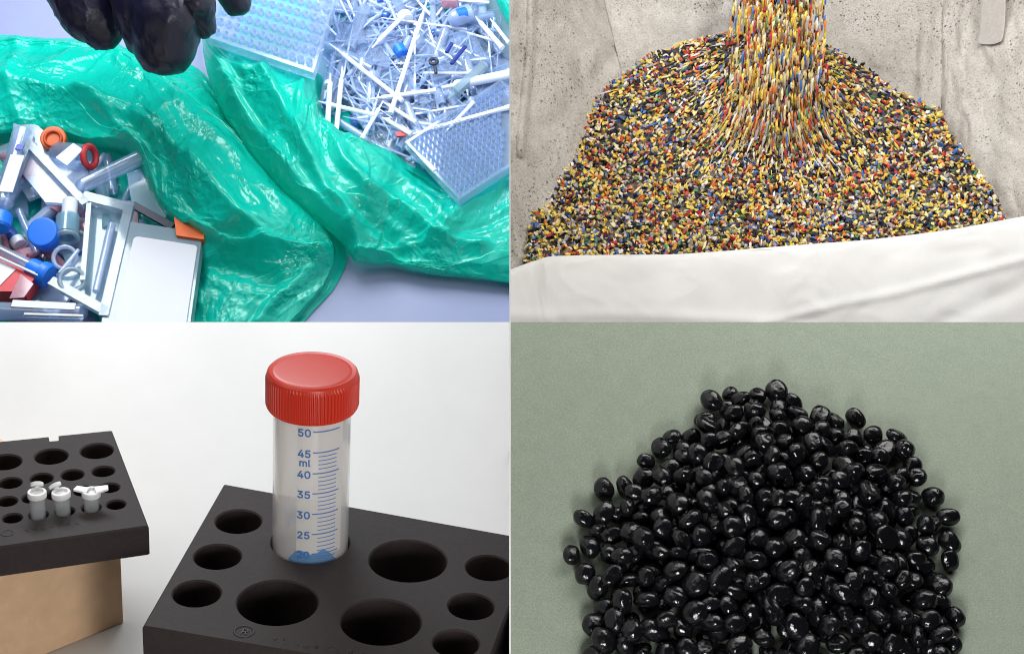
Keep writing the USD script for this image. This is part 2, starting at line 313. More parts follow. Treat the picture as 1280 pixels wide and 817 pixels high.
for (x, y, r) in [(121, 563, 19.2), (64, 570, 19.2), (6, 577, 19.2), (-52, 584, 19.2), (129, 588.5, 13), (90.5, 593, 13), (52, 597.5, 13), (13, 603, 13), (-26, 608, 13),
                  (137, 609, 11.5), (104, 613, 11.5), (70, 618, 11.5), (40, 622, 11.5), (9, 626, 11.5), (-24, 630, 11.5), (145, 630, 11), (114, 634, 11), (81, 638.5, 11), (48, 643, 11), (15.5, 647, 11), (-18, 652, 11)]:
    q = tab(x, y, z1); sh.append((q[0], q[1], r * SC(q)))
nq = tab(66, 548, z1); nb = basis(UP, e1)
notch = manifold3d.Manifold.cube((13, 30, 60), True).transform(np.hstack([np.array([e1, np.cross(UP, e1), UP]).T, (nq + V(0, 8, 0))[:, None]]))
rk = thing('tube_rack', 'small black rack with rows of round holes lying on the brown box', 'tube rack', q2 * V(1, 1, 0) + V(0, 0, zs))
part(rk, 'body', rack(None, sc, zs + 0.4, z1, sh, (z1 - zs) * .85, notch=notch), rackm, 30)
mk = tab(9, 666, z1); R2 = np.array([-e2, np.cross(UP, -e2), UP])
part(rk, 'maker_mark', torus(mk, UP, 7, .8, 20, 6), emb, True)
gm = []
for k in range(7):
    o = mk + R2[0] * (20 + 10 * k)
    for s in range(2):
        a, b = (V(gl.uniform(0, 6), gl.uniform(-4, 5), 0) for _ in range(2)); gm.append(rod(o + a @ R2, o + b @ R2 + V(.5, 0, 0), 0.7, seg=5))
part(rk, 'maker_mark', join(*gm), emb, True)
wp = plain('white_lid_plastic', (0.9, 0.9, 0.9), 0.4, sss=0.1); clr = plastic('clear_tube_plastic', (0.95, 0.95, 0.95), 0.80, 0.2)
for i, (x, ytop, hx, lab) in enumerate([(46, 614, (48, 643), 'tiny lidded tube in the small rack, left of its two neighbours'), (76, 614, (80, 638.5), 'tiny lidded tube in the middle of the three in the small rack'), (114, 613, (114, 634), 'tiny tube with lid and hinge spread wide, right of the three in the small rack')]):
    c = tab(*hx, z1); ztb = on(x, ytop, c, V(0, 1, 0))[2]; o = V(on(x, ytop, c, V(0, 1, 0))[0], c[1], 0); r = 9.4
    o0 = V(c[0], c[1], z1)
    t = thing('sample_tube', lab, 'tube', V(c[0], c[1], z1))
    ax = unit(V(o[0], c[1], ztb) - (o0 - V(0, 0, 18)))
    p0 = o0 - V(0, 0, 24); q0 = V(o[0], c[1], ztb); hh = np.linalg.norm(q0 - p0)
    part(t, 'body', lathe_on(p0, q0, [(0, 0), (4, 2), (r, 20), (r + .5, hh), (r - .8, hh), (r - 1.4, 22), (3, 5), (0, 4)], 26), clr, True)
    part(t, 'collar', lathe_on(p0, q0, [(r + .2, hh - 8), (r + 2.2, hh - 7), (r + 2.4, hh - 1), (r + 1.4, hh + .3), (r - 1, hh + .3), (r - 1.6, hh - 3), (0, hh - 3.6)], 28), wp, 40)
    if i < 2:
        hd = unit(V(-.1 if i == 0 else -.75, 1, 0)); top = q0 + hd * (r + 1.5)
        part(t, 'hinge', rod(q0 + hd * r, top + V(0, 0, 2), 3.2), wp, True)
        part(t, 'lid', lathe_on(top + V(0, 0, 1) + hd * 1, top + V(0, 0, 1) + hd * 4.5 + V(0, 0, 3), [(0, 0), (7.5, 0), (8, 1), (8, 3.5), (6.5, 4), (0, 4)], 22), wp, 40)
    else:
        for s in (-1, 1):
            hd = unit(V(s, .25, .1)); part(t, 'lid' if s > 0 else 'hinge', soft(Polygon([(0, -7 if s > 0 else -5), (13, -4), (14, 4), (0, 7 if s > 0 else 5)]).buffer(1.5), 3, .6).apply_transform(np.vstack([np.hstack([np.array([hd, np.cross(UP, hd), UP]).T, (q0 + hd * 6 - V(0, 0, 2.5))[:, None]]), [0, 0, 0, 1]])), wp, 30)

_turn = np.eye(3)
# ================================================================== lower right: green paper, black pellets
c0 = at(958, 640, 2050); pit = PITCH + math.atan((640 - PY) / D); tlt = math.radians(58) - pit
gn = V(0, -math.sin(tlt), math.cos(tlt)); gy = V(0, math.cos(tlt), math.sin(tlt))
def gp(x, y, h=0.0): return on(x, y, c0 + gn * h, gn)
gtop = gp(900, 402.5)
ylen = np.dot(gtop - c0, gy)
GR = np.array([cr, gy, gn])
def gl2w(p): return c0 * V(0, 1, 1) + np.asarray(p) @ GR
paper = mat('green_paper', {'g': ('geometry', {}), 'n': ('noise_texture', dict(scale=2100.0, detail=3.0, roughness=0.8)), 'n2': ('noise_texture', dict(scale=160.0, detail=3.0)),
    'r': ('rgb_ramp', {'ramp': [(0.3, (0.215, 0.255, 0.20)), (0.5, (0.30, 0.345, 0.277)), (0.7, (0.385, 0.425, 0.35))]}), 'mx': ('mix_color', dict(blend_type='multiply', fac=0.35)),
    'r2': ('rgb_ramp', {'ramp': [(0.35, (0.85, 0.88, 0.86)), (0.65, (1.0, 1.0, 1.0))]}), 'b': ('bump', dict(strength=0.3, distance=0.0001)), 'p': ('principled_bsdf', dict(roughness=0.8, specular_ior_level=0.2))},
    [('g.position', 'n.vector'), ('g.position', 'n2.vector'), ('n.fac', 'r.fac'), ('n2.fac', 'r2.fac'), ('r.color', 'mx.a'), ('r2.color', 'mx.b'), ('mx.result', 'p.base_color'), ('n.fac', 'b.height'), ('b.normal', 'p.normal')])
P = np.array([[gl2w((x, y, 0)) for y in (-700, -300, 0, ylen)] for x in (1.2, 500, 1500)])
solo('green_paper', thick(P, 5), paper, 'muted green speckled paper sheet under the black pellets', kind='structure')
# outline of the heap on the paper
out = [(704, 712), (702, 690), (716, 655), (748, 612), (792, 582), (803, 548), (852, 532), (884, 500), (902, 491), (982, 490), (1006, 510), (1050, 521), (1094, 526), (1126, 548), (1146, 574), (1186, 622), (1196, 672), (1200, 720), (1208, 790), (1200, 860), (900, 880), (722, 860), (716, 800), (728, 765), (706, 740)]
def g2(x, y):
    p = gp(x, y) - c0 * V(0, 1, 1); return (p @ GR.T)[:2]
heap = Polygon([g2(x, y) for x, y in out]).buffer(-8)
edge = heap.boundary
pr_ = np.random.default_rng(11); pts = []; R0 = 13.8
minx, miny, maxx, maxy = heap.bounds
def restz(x, y, r, ps):
    if not len(ps): return r
    d2 = (ps[:, 0] - x) ** 2 + (ps[:, 1] - y) ** 2; s = (ps[:, 3] + r) * 0.93; k = d2 < s * s
    return max(r, (ps[k, 2] + 0.82 * np.sqrt(s[k] ** 2 - d2[k])).max()) if k.any() else r
# pellets dropped one by one into the lowest free spot
ps = np.zeros((0, 4))
while len(ps) < 440:
    best = None; r = R0 * pr_.uniform(.84, 1.14)
    for _ in range(26):
        x, y = pr_.uniform(minx, maxx), pr_.uniform(miny, maxy)
        if not heap.contains(Point(x, y)): continue
        e = edge.distance(Point(x, y)); z = restz(x, y, r * .85, ps)
        if z > 16 + min(40, e * .33): continue
        s = z - .03 * min(e, 120)
        if best is None or s < best[0]: best = (s, x, y, z)
    if best is None: continue
    ps = np.vstack([ps, [best[1], best[2], best[3], r]])
pel = mat('black_pellet', {'g': ('geometry', {}), 'n': ('noise_texture', dict(scale=520.0, detail=3.0)), 'b': ('bump', dict(strength=0.38, distance=0.0008)), 'rn': ('noise_texture', dict(scale=300.0, detail=2.0)), 'rr': ('rgb_ramp', {'ramp': [(0.35, (0.10, 0.10, 0.10)), (0.65, (0.24, 0.24, 0.24))]}), 'p': ('principled_bsdf', dict(base_color=(0.006, 0.006, 0.008), specular_ior_level=0.5))},
    [('g.position', 'n.vector'), ('g.position', 'rn.vector'), ('rn.fac', 'rr.fac'), ('rr.color', 'p.roughness'), ('n.fac', 'b.height'), ('b.normal', 'p.normal')])
ico = trimesh.creation.icosphere(3)
def pellet(c, r, g):
    v = np.array(ico.vertices); e = g.uniform(.72, 1.0)
    v = np.sign(v) * np.abs(v) ** e; v /= np.linalg.norm(v, axis=1).max() * .5 + np.linalg.norm(v, axis=1)[:, None] * .5
    o = g.uniform(0, 50, 3)
    v = v * (1 + 0.22 * (meshkit.noise(v * 1.1 + o) - .5) + .05 * (meshkit.noise(v * 3.1 + o) - .5))[:, None]
    if g.random() < .05: v[:, 2] = np.minimum(v[:, 2], g.uniform(.55, .8) + .05 * v[:, 0])                  # a cut end
    if g.random() < .4: v[:, 2] -= 0.16 * np.exp(-((v[:, 0] * .6) ** 2 + v[:, 1] ** 2) * 9) * np.sign(v[:, 2])      # a crease
    v = v * (r * g.uniform(.92, 1.28), r * g.uniform(.82, 1.02), r * g.uniform(.62, .95))
    tilt = Rot.from_euler('zxy', [g.uniform(0, 6.3), g.normal(0, .5), g.normal(0, .5)]).as_matrix()
    return trimesh.Trimesh(gl2w(v @ tilt.T + c), ico.faces, process=False)
# the 300 nearest the viewer's line (least covered) are single objects, the buried rest is one mass
vis = []
for i, (x, y, z, r) in enumerate(ps):
    d2 = (ps[:, 0] - x) ** 2 + (ps[:, 1] - y) ** 2; vis.append(((d2 < 18 ** 2) & (ps[:, 2] > z + 6)).sum())
order = np.argsort(vis, kind='stable'); rest = []
for rank, i in enumerate(order):
    m = pellet(ps[i, :3], ps[i, 3], pr_)
    if rank < 300: solo('black_pellet', m, pel, 'glossy black plastic pellet lying in the heap on the green paper', 'pellet', 'black pellets heaped on the green paper', smooth=True)
    else: rest.append(m)
if rest: solo('buried_pellets', join(*rest), pel, 'black plastic pellets buried lower in the heap on green paper', 'pellets', kind='stuff', smooth=True)


# ================================================================== upper left: lab waste in two green bags on a tilted lavender table
b0 = at(320, 200, 3150); pit = PITCH - math.atan((PY - 200) / D) ; tlt = math.radians(50) - pit
bn_ = V(0, -math.sin(tlt), math.cos(tlt)); by_ = V(0, math.cos(tlt), math.sin(tlt)); K = 3150 / D
BR = np.array([cr, by_, bn_])
def B(x, y, h=0.0): return on(x, y, b0 + bn_ * h, bn_)
def bl(p): return (np.asarray(p) - b0) @ BR.T
def bw(p): return b0 + np.asarray(p) @ BR
def left(m, gap=1.3):
    """keeps what lies on the left of the upright panel."""
    return trimesh.intersections.slice_mesh_plane(m, (-1.0, 0, 0), (-gap, 0, 0)) if m.bounds[1][0] > -gap else m
lav = plain('lavender_table', (0.25, 0.28, 0.46), 0.5, 0.03, 40)
lo, hi = bl(B(320, 440)), bl(B(320, -120))
P = np.array([[bw((x, y, 0)) for y in np.linspace(lo[1], hi[1], 5)] for x in np.linspace(-1300, -1.3 - b0[0], 5)])
solo('waste_table', thick(P, 6), lav, 'pale lavender table surface under the two green bags', kind='structure')
green = film('green_film', (0.006, 0.74, 0.57), 0.13)

def sheet(rows, nu, nv, seed, amp, folds=(), stretch=(1, 1), cutx=True):
    """a crumpled film through control rows of (x, y, h)."""
    g = interp_rows(rows, nu, nv); xy = g[..., :2]
    uu, vv = np.meshgrid(np.linspace(0, 1, nu), np.linspace(0, 1, nv), indexing='ij')
    q = np.stack([uu * 16 * stretch[0], vv * 5 * stretch[1], np.full_like(uu, seed * 3.7)], -1)
    q = q + 0.9 * np.stack([meshkit.fbm(q * .7 + 9, 3, seed), meshkit.fbm(q * .7 + 31, 3, seed + 5), np.zeros_like(uu)], -1)
    gr = np.random.default_rng(seed); h = 0.5 * amp * (meshkit.fbm(q * .35, 2, seed + 8) - .5)
    for k in range(20):                                     # straight sharp creases at many angles and sizes, each in its own patch
        an = gr.normal(.5, .9) + (1.5 if k % 5 == 0 else 0); f_ = [.4, .7, 1.1, 1.8, 3.0][k % 5]; ph = gr.uniform(0, 5)
        t_ = (q[..., 0] * math.cos(an) + q[..., 1] * math.sin(an) * 1.6) * f_ + ph + .35 * meshkit.fbm(q * .8 + k * 3.3, 3, seed + k)
        saw = np.abs((t_ % 1) - gr.uniform(.35, .65)) * 2
        h = h + amp * .62 / (f_ * 2.6) ** .8 * (saw - .5) * np.clip(3.2 * (meshkit.noise(q * .45 + k * 7.7, seed + 40 + k) - (.34 if f_ < 1 else .54)), 0, 1)
    edge_ = np.clip(np.minimum(vv, 1 - vv) * 9, 0.15, 1)
    h = h * edge_
    for line, a, w_ in folds: h = h + a * np.exp(-(poly_dist(xy, line) / w_) ** 2)
    z = g[..., 2] + h
    P = np.array([[B(xy[i, j, 0], xy[i, j, 1], g[i, j, 2]) + bn_ * h[i, j] * 0.9 + V(0, 0, h[i, j] * .25) for j in range(nv)] for i in range(nu)])
    m = grid_mesh(P); n = meshkit.arrays(m, True)[2]
    return m

# left bag: rolled rim from the far left down to the front
oA = [(-60, 52), (20, 55), (75, 58), (130, 60), (168, 80), (208, 104), (245, 130), (285, 163), (322, 203), (362, 246), (400, 280), (417, 320), (404, 356), (372, 396), (325, 455)]
iA = [(-60, 185), (14, 160), (60, 160), (110, 174), (152, 184), (178, 203), (190, 232), (206, 257), (224, 274), (242, 287), (256, 303), (249, 330), (239, 365), (231, 402), (222, 455)]
hA = [60, 65, 70, 75, 80, 90, 95, 95, 95, 90, 70, 40, 22, 14, 6]
def mixp(a, b, t): return [(p[0] + (q[0] - p[0]) * t, p[1] + (q[1] - p[1]) * t) for p, q in zip(a, b)]
rowsA = []
for t, hs, extra in [(-.10, 0.15, 0), (-.015, .75, 0), (0.0, 1.0, 0), (.22, 1.25, 8), (.5, 1.3, 18), (.8, 1.12, 14), (1.0, .95, 6), (1.0, .45, -10)]:
    rowsA.append([(x + (-6 if hs == .45 else 0), y + (7 if hs == .45 else 0), max(1.5, h * hs + extra)) for (x, y), h in zip(mixp(oA, iA, t), hA)])
foldsA = [([(-10, 100), (60, 112), (110, 120), (150, 160), (172, 188)], 12, 9), ([(100, 118), (180, 150), (250, 210), (300, 270), (330, 300)], 14, 12), ([(240, 287), (300, 312), (350, 308), (405, 318)], 20, 10),
          ([(230, 330), (290, 335), (340, 345)], -14, 12), ([(400, 320), (370, 355), (340, 380), (325, 405)], 12, 9), ([(150, 75), (220, 120), (290, 185), (360, 262)], 8, 8), ([(255, 312), (262, 345), (250, 380)], 10, 8), ([(20, 60), (10, 110), (25, 150)], 9, 9)]
bagA = thing('green_bag', 'left green plastic bag with its crumpled rim around lids, tubes and a blue cap', 'plastic bag', B(200, 300))
part(bagA, 'rim', sheet(rowsA, 460, 190, 3, 12, foldsA, (.7, .75)), green, True)
wall = [[(-60, 180, 40), (60, 158, 60), (150, 182, 75), (190, 232, 75), (230, 280, 70), (256, 305, 55), (240, 360, 15), (224, 455, 5)],
        [(-60, 215, 10), (50, 195, 14), (130, 215, 16), (165, 250, 18), (190, 290, 16), (200, 315, 14), (190, 365, 6), (180, 455, 4)],
        [(-60, 470, 3), (0, 420, 4), (40, 380, 5), (80, 370, 5), (100, 380, 5), (120, 400, 4), (130, 430, 3), (120, 470, 3)]]
part(bagA, 'inside', sheet(wall, 90, 50, 5, 6), green, True)
# outer side of the left bag, turned away into the gap
rows = [[(130, 62, 66), (168, 84, 66), (208, 108, 76), (245, 134, 80), (285, 168, 80), (322, 208, 76), (362, 252, 66), (396, 284, 50)],
        [(140, 62, 40), (182, 72, 36), (232, 92, 36), (262, 118, 36), (296, 160, 36), (334, 204, 34), (372, 256, 28), (402, 290, 26)],
        [(150, 60, 2), (200, 66, 2), (250, 88, 2), (274, 118, 2), (306, 164, 2), (342, 212, 2), (380, 264, 2), (408, 296, 2)]]
part(bagA, 'outer_side', sheet(rows, 120, 30, 9, 6), green, True)

# right bag: rim sweeping from the gloved hand to the right
oB = [(252, 40), (256, 78), (264, 108), (278, 140), (297, 172), (320, 208), (345, 238), (378, 266), (406, 286), (428, 306), (447, 332), (480, 331), (520, 338), (580, 346), (650, 353)]
iB = [(262, 50), (300, 58), (340, 74), (372, 82), (392, 98), (395, 122), (399, 150), (416, 167), (448, 178), (484, 194), (520, 216), (556, 240), (578, 246), (612, 222), (660, 186)]
hB = [95, 100, 105, 105, 105, 105, 105, 100, 95, 80, 50, 45, 45, 42, 45]
rowsB = []
for t, hs, extra in [(0.015, .12, 0), (0.0, .55, 0), (.10, .95, 0), (.35, 1.2, 8), (.65, 1.25, 20), (.9, 1.1, 18), (1.0, 1.0, 10), (1.0, .5, -8)]:
    rowsB.append([(x + (5 if hs == .5 else 0), y - (6 if hs == .5 else 0), max(1.5, h * hs + extra)) for (x, y), h in zip(mixp(oB, iB, t), hB)])
foldsB = [([(262, 75), (285, 105), (310, 150), (345, 195), (380, 240), (430, 285)], 16, 12), ([(395, 140), (430, 200), (460, 235), (520, 275), (555, 300)], 18, 9), ([(330, 90), (350, 130), (375, 180), (410, 240), (440, 275), (447, 320)], 15, 9),
          ([(447, 325), (480, 318), (500, 305), (540, 300), (600, 310)], 14, 9), ([(440, 180), (500, 220), (540, 255), (560, 285)], 12, 8), ([(380, 110), (372, 160), (392, 200)], 10, 8), ([(450, 262), (480, 290), (500, 312)], -12, 10), ([(640, 215), (600, 250), (560, 275)], 10, 10), ([(290, 70), (300, 110), (330, 160)], -9, 9)]
bagB = thing('green_bag', 'right green plastic bag with wide crumpled rim, heaped with pipettes and well plates', 'plastic bag', B(480, 300))
part(bagB, 'rim', left(sheet(rowsB, 460, 190, 12, 12, foldsB, (.7, .75))), green, True)
wall = [[(270, 55, 85), (340, 78, 95), (392, 102, 95), (400, 150, 95), (448, 180, 85), (520, 218, 70), (578, 248, 55), (660, 190, 50)],
        [(300, 30, 40), (370, 60, 40), (420, 90, 36), (430, 130, 36), (470, 150, 34), (530, 180, 30), (580, 205, 28), (660, 160, 25)],
        [(300, -60, 4), (400, -60, 4), (480, -50, 4), (520, -20, 4), (560, 10, 4), (600, 40, 4), (640, 40, 4), (670, 20, 4)]]
part(bagB, 'inside', left(sheet(wall, 90, 50, 15, 6)), green, True)
rows = [[(590, -60, 60), (612, -20, 70), (624, 10, 75), (640, 38, 75), (662, 60, 75)], [(606, -66, 100), (624, -26, 105), (638, 6, 105), (654, 26, 105), (676, 46, 105)], [(650, -70, 90), (660, -40, 90), (670, -10, 90), (690, 10, 90), (710, 30, 90)]]
part(bagB, 'far_rim', left(sheet(rows, 60, 30, 18, 8)), green, True)

# ---- what lies in the bags
pale = plastic('pale_plastic', (0.60, 0.74, 0.95), 0.46, 0.25, glow=.35); haze_p = plastic('frosted_plastic', (0.40, 0.55, 0.66), 0.45, 0.35, glow=.3); clearp = plastic('clear_plastic', (0.70, 0.82, 1.0), 0.78, 0.10, glow=.4)
teal = plastic('teal_plastic', (0.38, 0.62, 0.74), 0.35, 0.3); pinkp = plastic('pink_plastic', (0.75, 0.42, 0.52), 0.35, 0.3); bluec = plastic('blue_plastic', (0.10, 0.28, 0.72), 0.30, 0.25)
whitep = plain('white_plastic', (0.76, 0.82, 0.93), 0.35, sss=0.1); bluecap = plain('blue_cap', (0.01, 0.17, 0.78), 0.4); orange = plain('orange_cap', (0.75, 0.13, 0.015), 0.4); redp = plain('red_plastic', (0.55, 0.035, 0.05), 0.4); darkp = plain('dark_plastic', (0.02, 0.025, 0.05), 0.4); label = plain('white_label', (0.66, 0.68, 0.76), 0.6)
whitebox = plain('white_panel', (0.54, 0.56, 0.63), 0.35)
def bpoly_(pts, h, r=0):
    pg = Polygon([bl(B(x, y, h))[:2] for x, y in pts]); return pg.buffer(-r).buffer(r) if r else pg
def slab(pts, h, t, r=0): return place(extr(bpoly_(pts, h, r), t, h), b0, BR)
def bar(p, q, h, w_, t, h2=None):
    """a straight rail between two picture points at height h."""
    a, b = B(*p, h), B(*q, h2 if h2 is not None else h); x = unit(b - a); y = unit(np.cross(bn_, x)); z = np.cross(x, y); Ln = np.linalg.norm(b - a)
    return place(trimesh.creation.box((Ln, w_, t)), (a + b) / 2, np.array([x, y, z]))
IN_A, IN_B = 'loose tubes deep in the left green bag', 'loose pieces heaped in the right green bag'
def tube_thing(p, q, h, r, cap, lab, group=None, body=None, h2=None, name='plastic_tube'):
    a, b = B(*p, h), B(*q, h if h2 is None else h2); d = unit(b - a)
    t = thing(name, lab, 'tube', a, group)
    part(t, 'barrel', left(tubewall(a, b, r, r * .14, 16)), body or clearp, 40)
    if cap is not None: 
        c = lathe_on(b - d * r * .2, b + d * r * 1.2, [(0, 0), (r * 1.2, 0), (r * 1.25, r * .2), (r * 1.25, r * 1.1), (r * 1.1, r * 1.4), (0, r * 1.4)], 20)
        if c.bounds[1][0] < -3.5: part(t, 'cap', c, cap, 40)
    return t
def pipette(p, q, h, r, lab, group=None, h2=None, m=None):
    a, b = B(*p, h), B(*q, h if h2 is None else h2); Ln = np.linalg.norm(b - a)
    mesh = left(lathe_on(a, b, [(0, 0), (r * .35, 0), (r * .5, Ln * .16), (r, Ln * .2), (r, Ln * .93), (r * 1.15, Ln * .94), (r * 1.15, Ln), (0, Ln)], 8))
    return solo('pipette', mesh, m or whitep, lab, 'pipette', group, smooth=40)
# --- left bag
regA = Polygon([(-20, 175), (60, 165), (150, 188), (178, 215), (205, 262), (240, 295), (225, 400), (-20, 400)])
ga = random.Random(21)
def in_reg(reg, g, half):
    while True:
        x0, y0, x1, y1 = reg.bounds; x, y = g.uniform(x0, x1), g.uniform(y0, y1); a = g.uniform(0, math.pi)
        p, q = (x - half * math.cos(a), y - half * math.sin(a)), (x + half * math.cos(a), y + half * math.sin(a))
        if reg.contains(Point(p)) and reg.contains(Point(q)): return p, q
for k in range(16):
    x, y = ga.uniform(0, 190), ga.uniform(175, 400); a = ga.uniform(0, 3.1); c_, s_ = math.cos(a), math.sin(a); w_, h_ = ga.uniform(26, 46), ga.uniform(16, 30)
    q = [(x + c_ * u_ - s_ * v_, y + .8 * (s_ * u_ + c_ * v_)) for u_, v_ in ((-w_, -h_), (w_, -h_), (w_, h_), (-w_, h_))]
    if regA.buffer(8).contains(Polygon(q)): solo('plate_lid', slab(q, 18 + 2.2 * k, 9), ga.choice([pale, teal, clearp, pinkp]), 'clear or tinted plate lid lying under the tubes in the left bag', 'lid', 'plate lids deep in the left green bag')
for k in range(64):
    p, q = in_reg(regA, ga, ga.uniform(16, 38)); tube_thing(p, q, ga.uniform(14, 60), ga.uniform(5, 13), ga.choice([None, None, None, whitep]), 'translucent plastic tube lying deep among the waste in the left bag', IN_A, ga.choice([teal, clearp, clearp, pale, pinkp, pinkp, bluec]), ga.uniform(14, 60))
t = thing('storage_box', 'flat white box lid with grey rounded rim at the mouth of the left bag', 'box', B(195, 345, 60))
oL = [(160, 287), (256, 302), (240, 420), (238, 455), (122, 455), (133, 402)]; iL = [(168, 296), (247, 308), (231, 420), (230, 460), (134, 460), (143, 402)]
part(t, 'rim', slab(oL, 60, 26, 10), haze_p); part(t, 'lid', slab(iL, 86.5, 3, 8), whitebox)
t = thing('plastic_tray', 'frosted clear tray frame lying open beside the white box lid', 'tray', B(120, 320, 70))
for p, q, w_ in [((34, 178), (108, 256), 15), ((104, 246), (166, 262), 19), ((162, 258), (130, 396), 17), ((134, 391), (64, 352), 17), ((112, 256), (104, 352), 9), ((40, 172), (14, 240), 10)]:
    part(t, 'rail', bar(p, q, 84, w_, 12), haze_p)
part(t, 'base', slab([(108, 258), (158, 268), (128, 388), (72, 352), (104, 330)], 62, 3), teal)
part(t, 'post', rod(B(140, 280, 78), B(120, 365, 78), 8, 7, 12), pale, 40)
def capdisc(c, n, r, d, m, t, nm='cap'):
    n = unit(n); part(t, nm, lathe_on(c - n * d, c, [(0, 0), (r * .96, 0), (r, d * .1), (r, d * .85), (r * .93, d * .97), (r * .8, d), (0, d)], 36), m, 35)
t = thing('capped_tube', 'clear tube with round bright blue cap facing up in the left bag', 'tube', B(52, 300, 60))
ax = unit(0.75 * bn_ + V(-.05, -.55, .15)); cB = B(52, 289, 106)
capdisc(cB, ax, 28, 30, bluecap, t); part(t, 'barrel', tubewall(cB - ax * 100, cB - ax * 28, 23, 3), clearp, 40)
t = thing('capped_tube', 'clear tube lying on its side with blue cap below the round blue cap', 'tube', B(52, 345, 70))
a, b = B(-30, 303, 88), B(62, 346, 84); d = unit(b - a); part(t, 'barrel', tubewall(a, b - d * 20, 15, 2), clearp, 40)
part(t, 'cap', lathe_on(b - d * 42, b, [(0, 0), (18, 0), (19, 3), (19, 24), (23, 26), (23, 38), (20, 42), (0, 42)], 28), bluecap, 35)
for (p, q) in [((-5, 308), (54, 337)), ((-5, 320), (48, 344))]: part(t, 'print_line', rod(B(*p, 103), B(*q, 100), 2.6, seg=8), whitep, True)
t = thing('syringe', 'white and clear syringe lying between the blue cap and the tray', 'syringe', B(85, 290, 80))
part(t, 'plunger', rod(B(88, 250, 86), B(85, 288, 86), 14, seg=20), whitep, 40); part(t, 'barrel', lathe_on(B(86, 240, 84), B(83, 318, 84), [(21, 60), (21, 100), (17, 102), (17, 60)], 24), teal, 40)
part(t, 'flange', torus(B(81, 322, 88), unit(bn_ + V(.1, -.7, 0)), 20, 4), pale, True)
part(t, 'cuff', torus(B(84, 297, 86), unit(B(83, 318, 84) - B(86, 240, 84)), 18, 4.5), haze_p, True)
t = thing('cap_ring', 'round translucent cap ring below the syringe in the left bag', 'ring', B(92, 350, 80)); part(t, 'ring', torus(B(90, 350, 88), unit(bn_ + V(0.3, -.4, 0)), 21, 4.5), haze_p, True)
part(t, 'strap', rod(B(98, 312, 92), B(74, 342, 94), 4), pale, True)
t = thing('small_carton', 'small red and white carton at the left edge of the left bag', 'carton', B(15, 365, 60))
part(t, 'body', slab([(-14, 322), (6, 327), (24, 338), (52, 358), (36, 378), (-14, 378)], 60, 34), redp); part(t, 'label', slab([(-14, 322), (5, 328), (20, 337), (5, 352), (-14, 372)], 94.4, 1.5), label); part(t, 'window', slab([(26, 343), (42, 355), (30, 372), (12, 373)], 94.4, 1.5), pinkp)
t = thing('labelled_tube', 'clear tube with long white label along the bottom edge of the left bag', 'tube', B(50, 385, 80))
part(t, 'barrel', tubewall(B(-30, 388, 92), B(102, 391, 92), 16, 2), clearp, 40); part(t, 'label', bar((15, 379), (94, 383), 109, 14, 1.5), label); part(t, 'print_line', rod(B(30, 393, 108), B(104, 395, 108), 3), whitep, True)
t = thing('labelled_tube', 'clear tube with white paper label leaning by the left rim', 'tube', B(15, 215, 70))
part(t, 'barrel', tubewall(B(2, 262, 80), B(28, 166, 80), 19, 2.5), clearp, 40); part(t, 'label', bar((7, 240), (22, 194), 100, 26, 2), label); part(t, 'cap', rod(B(2, 268, 80), B(-1, 286, 80), 21, seg=24), bluecap, 40); part(t, 'mark', bar((23, 187), (26, 181), 100, 14, 2), plain('violet_print', (.12, .14, .5), .5))
t = thing('bottle_top', 'bright orange screw cap at the upper edge of the left bag', 'cap', B(66, 172, 70)); capdisc(B(66, 172, 92), unit(bn_ + V(0.1, -.5, 0)), 24, 18, orange, t, 'top'); part(t, 'ring', torus(B(66, 173, 94), unit(bn_ + V(0.1, -.5, 0)), 15, 3), plain('deep_orange', (.55, .07, .01), .4), True)
solo('plastic_wedge', slab([(219, 276), (235, 285), (258, 294), (256, 305), (222, 300)], 78, 14), orange, 'orange plastic piece wedged between white box and green rim', 'plastic piece')
t = thing('red_cap_tube', 'clear wide tube with dark red collar near the orange cap', 'tube', B(95, 195, 70)); a, b = B(62, 190, 80), B(112, 196, 84); part(t, 'barrel', tubewall(a, b, 22, 3), clearp, 40); part(t, 'collar', torus(b, unit(b - a + bn_ * 25), 19, 6.5), redp, True); part(t, 'insert', slab([(70, 198), (92, 180), (104, 188), (84, 208)], 104, 3), pale)
tube_thing((95, 236), (182, 194), 88, 15, None, 'clear empty tube with bright streak under the green rim', None, clearp, name='clear_tube')
solo('clear_case', slab([(18, 152), (48, 160), (112, 218), (96, 258), (58, 256), (18, 206)], 66, 8, 4), pale, 'pale translucent case under the orange cap in left bag', 'case')
solo('teal_case', slab([(160, 222), (182, 214), (214, 262), (206, 282), (166, 258)], 58, 12, 3), teal, 'teal tinted clear case against the inner rim of the left bag', 'case')
solo('dark_strip', bar((166, 256), (216, 284), 72, 14, 6), darkp, 'narrow black strip between the teal case and white box', 'strip')
solo('red_scrap', slab([(34, 202), (52, 206), (58, 222), (30, 224)], 58, 10), redp, 'red plastic scrap under the left end of the tray frame', 'scrap')

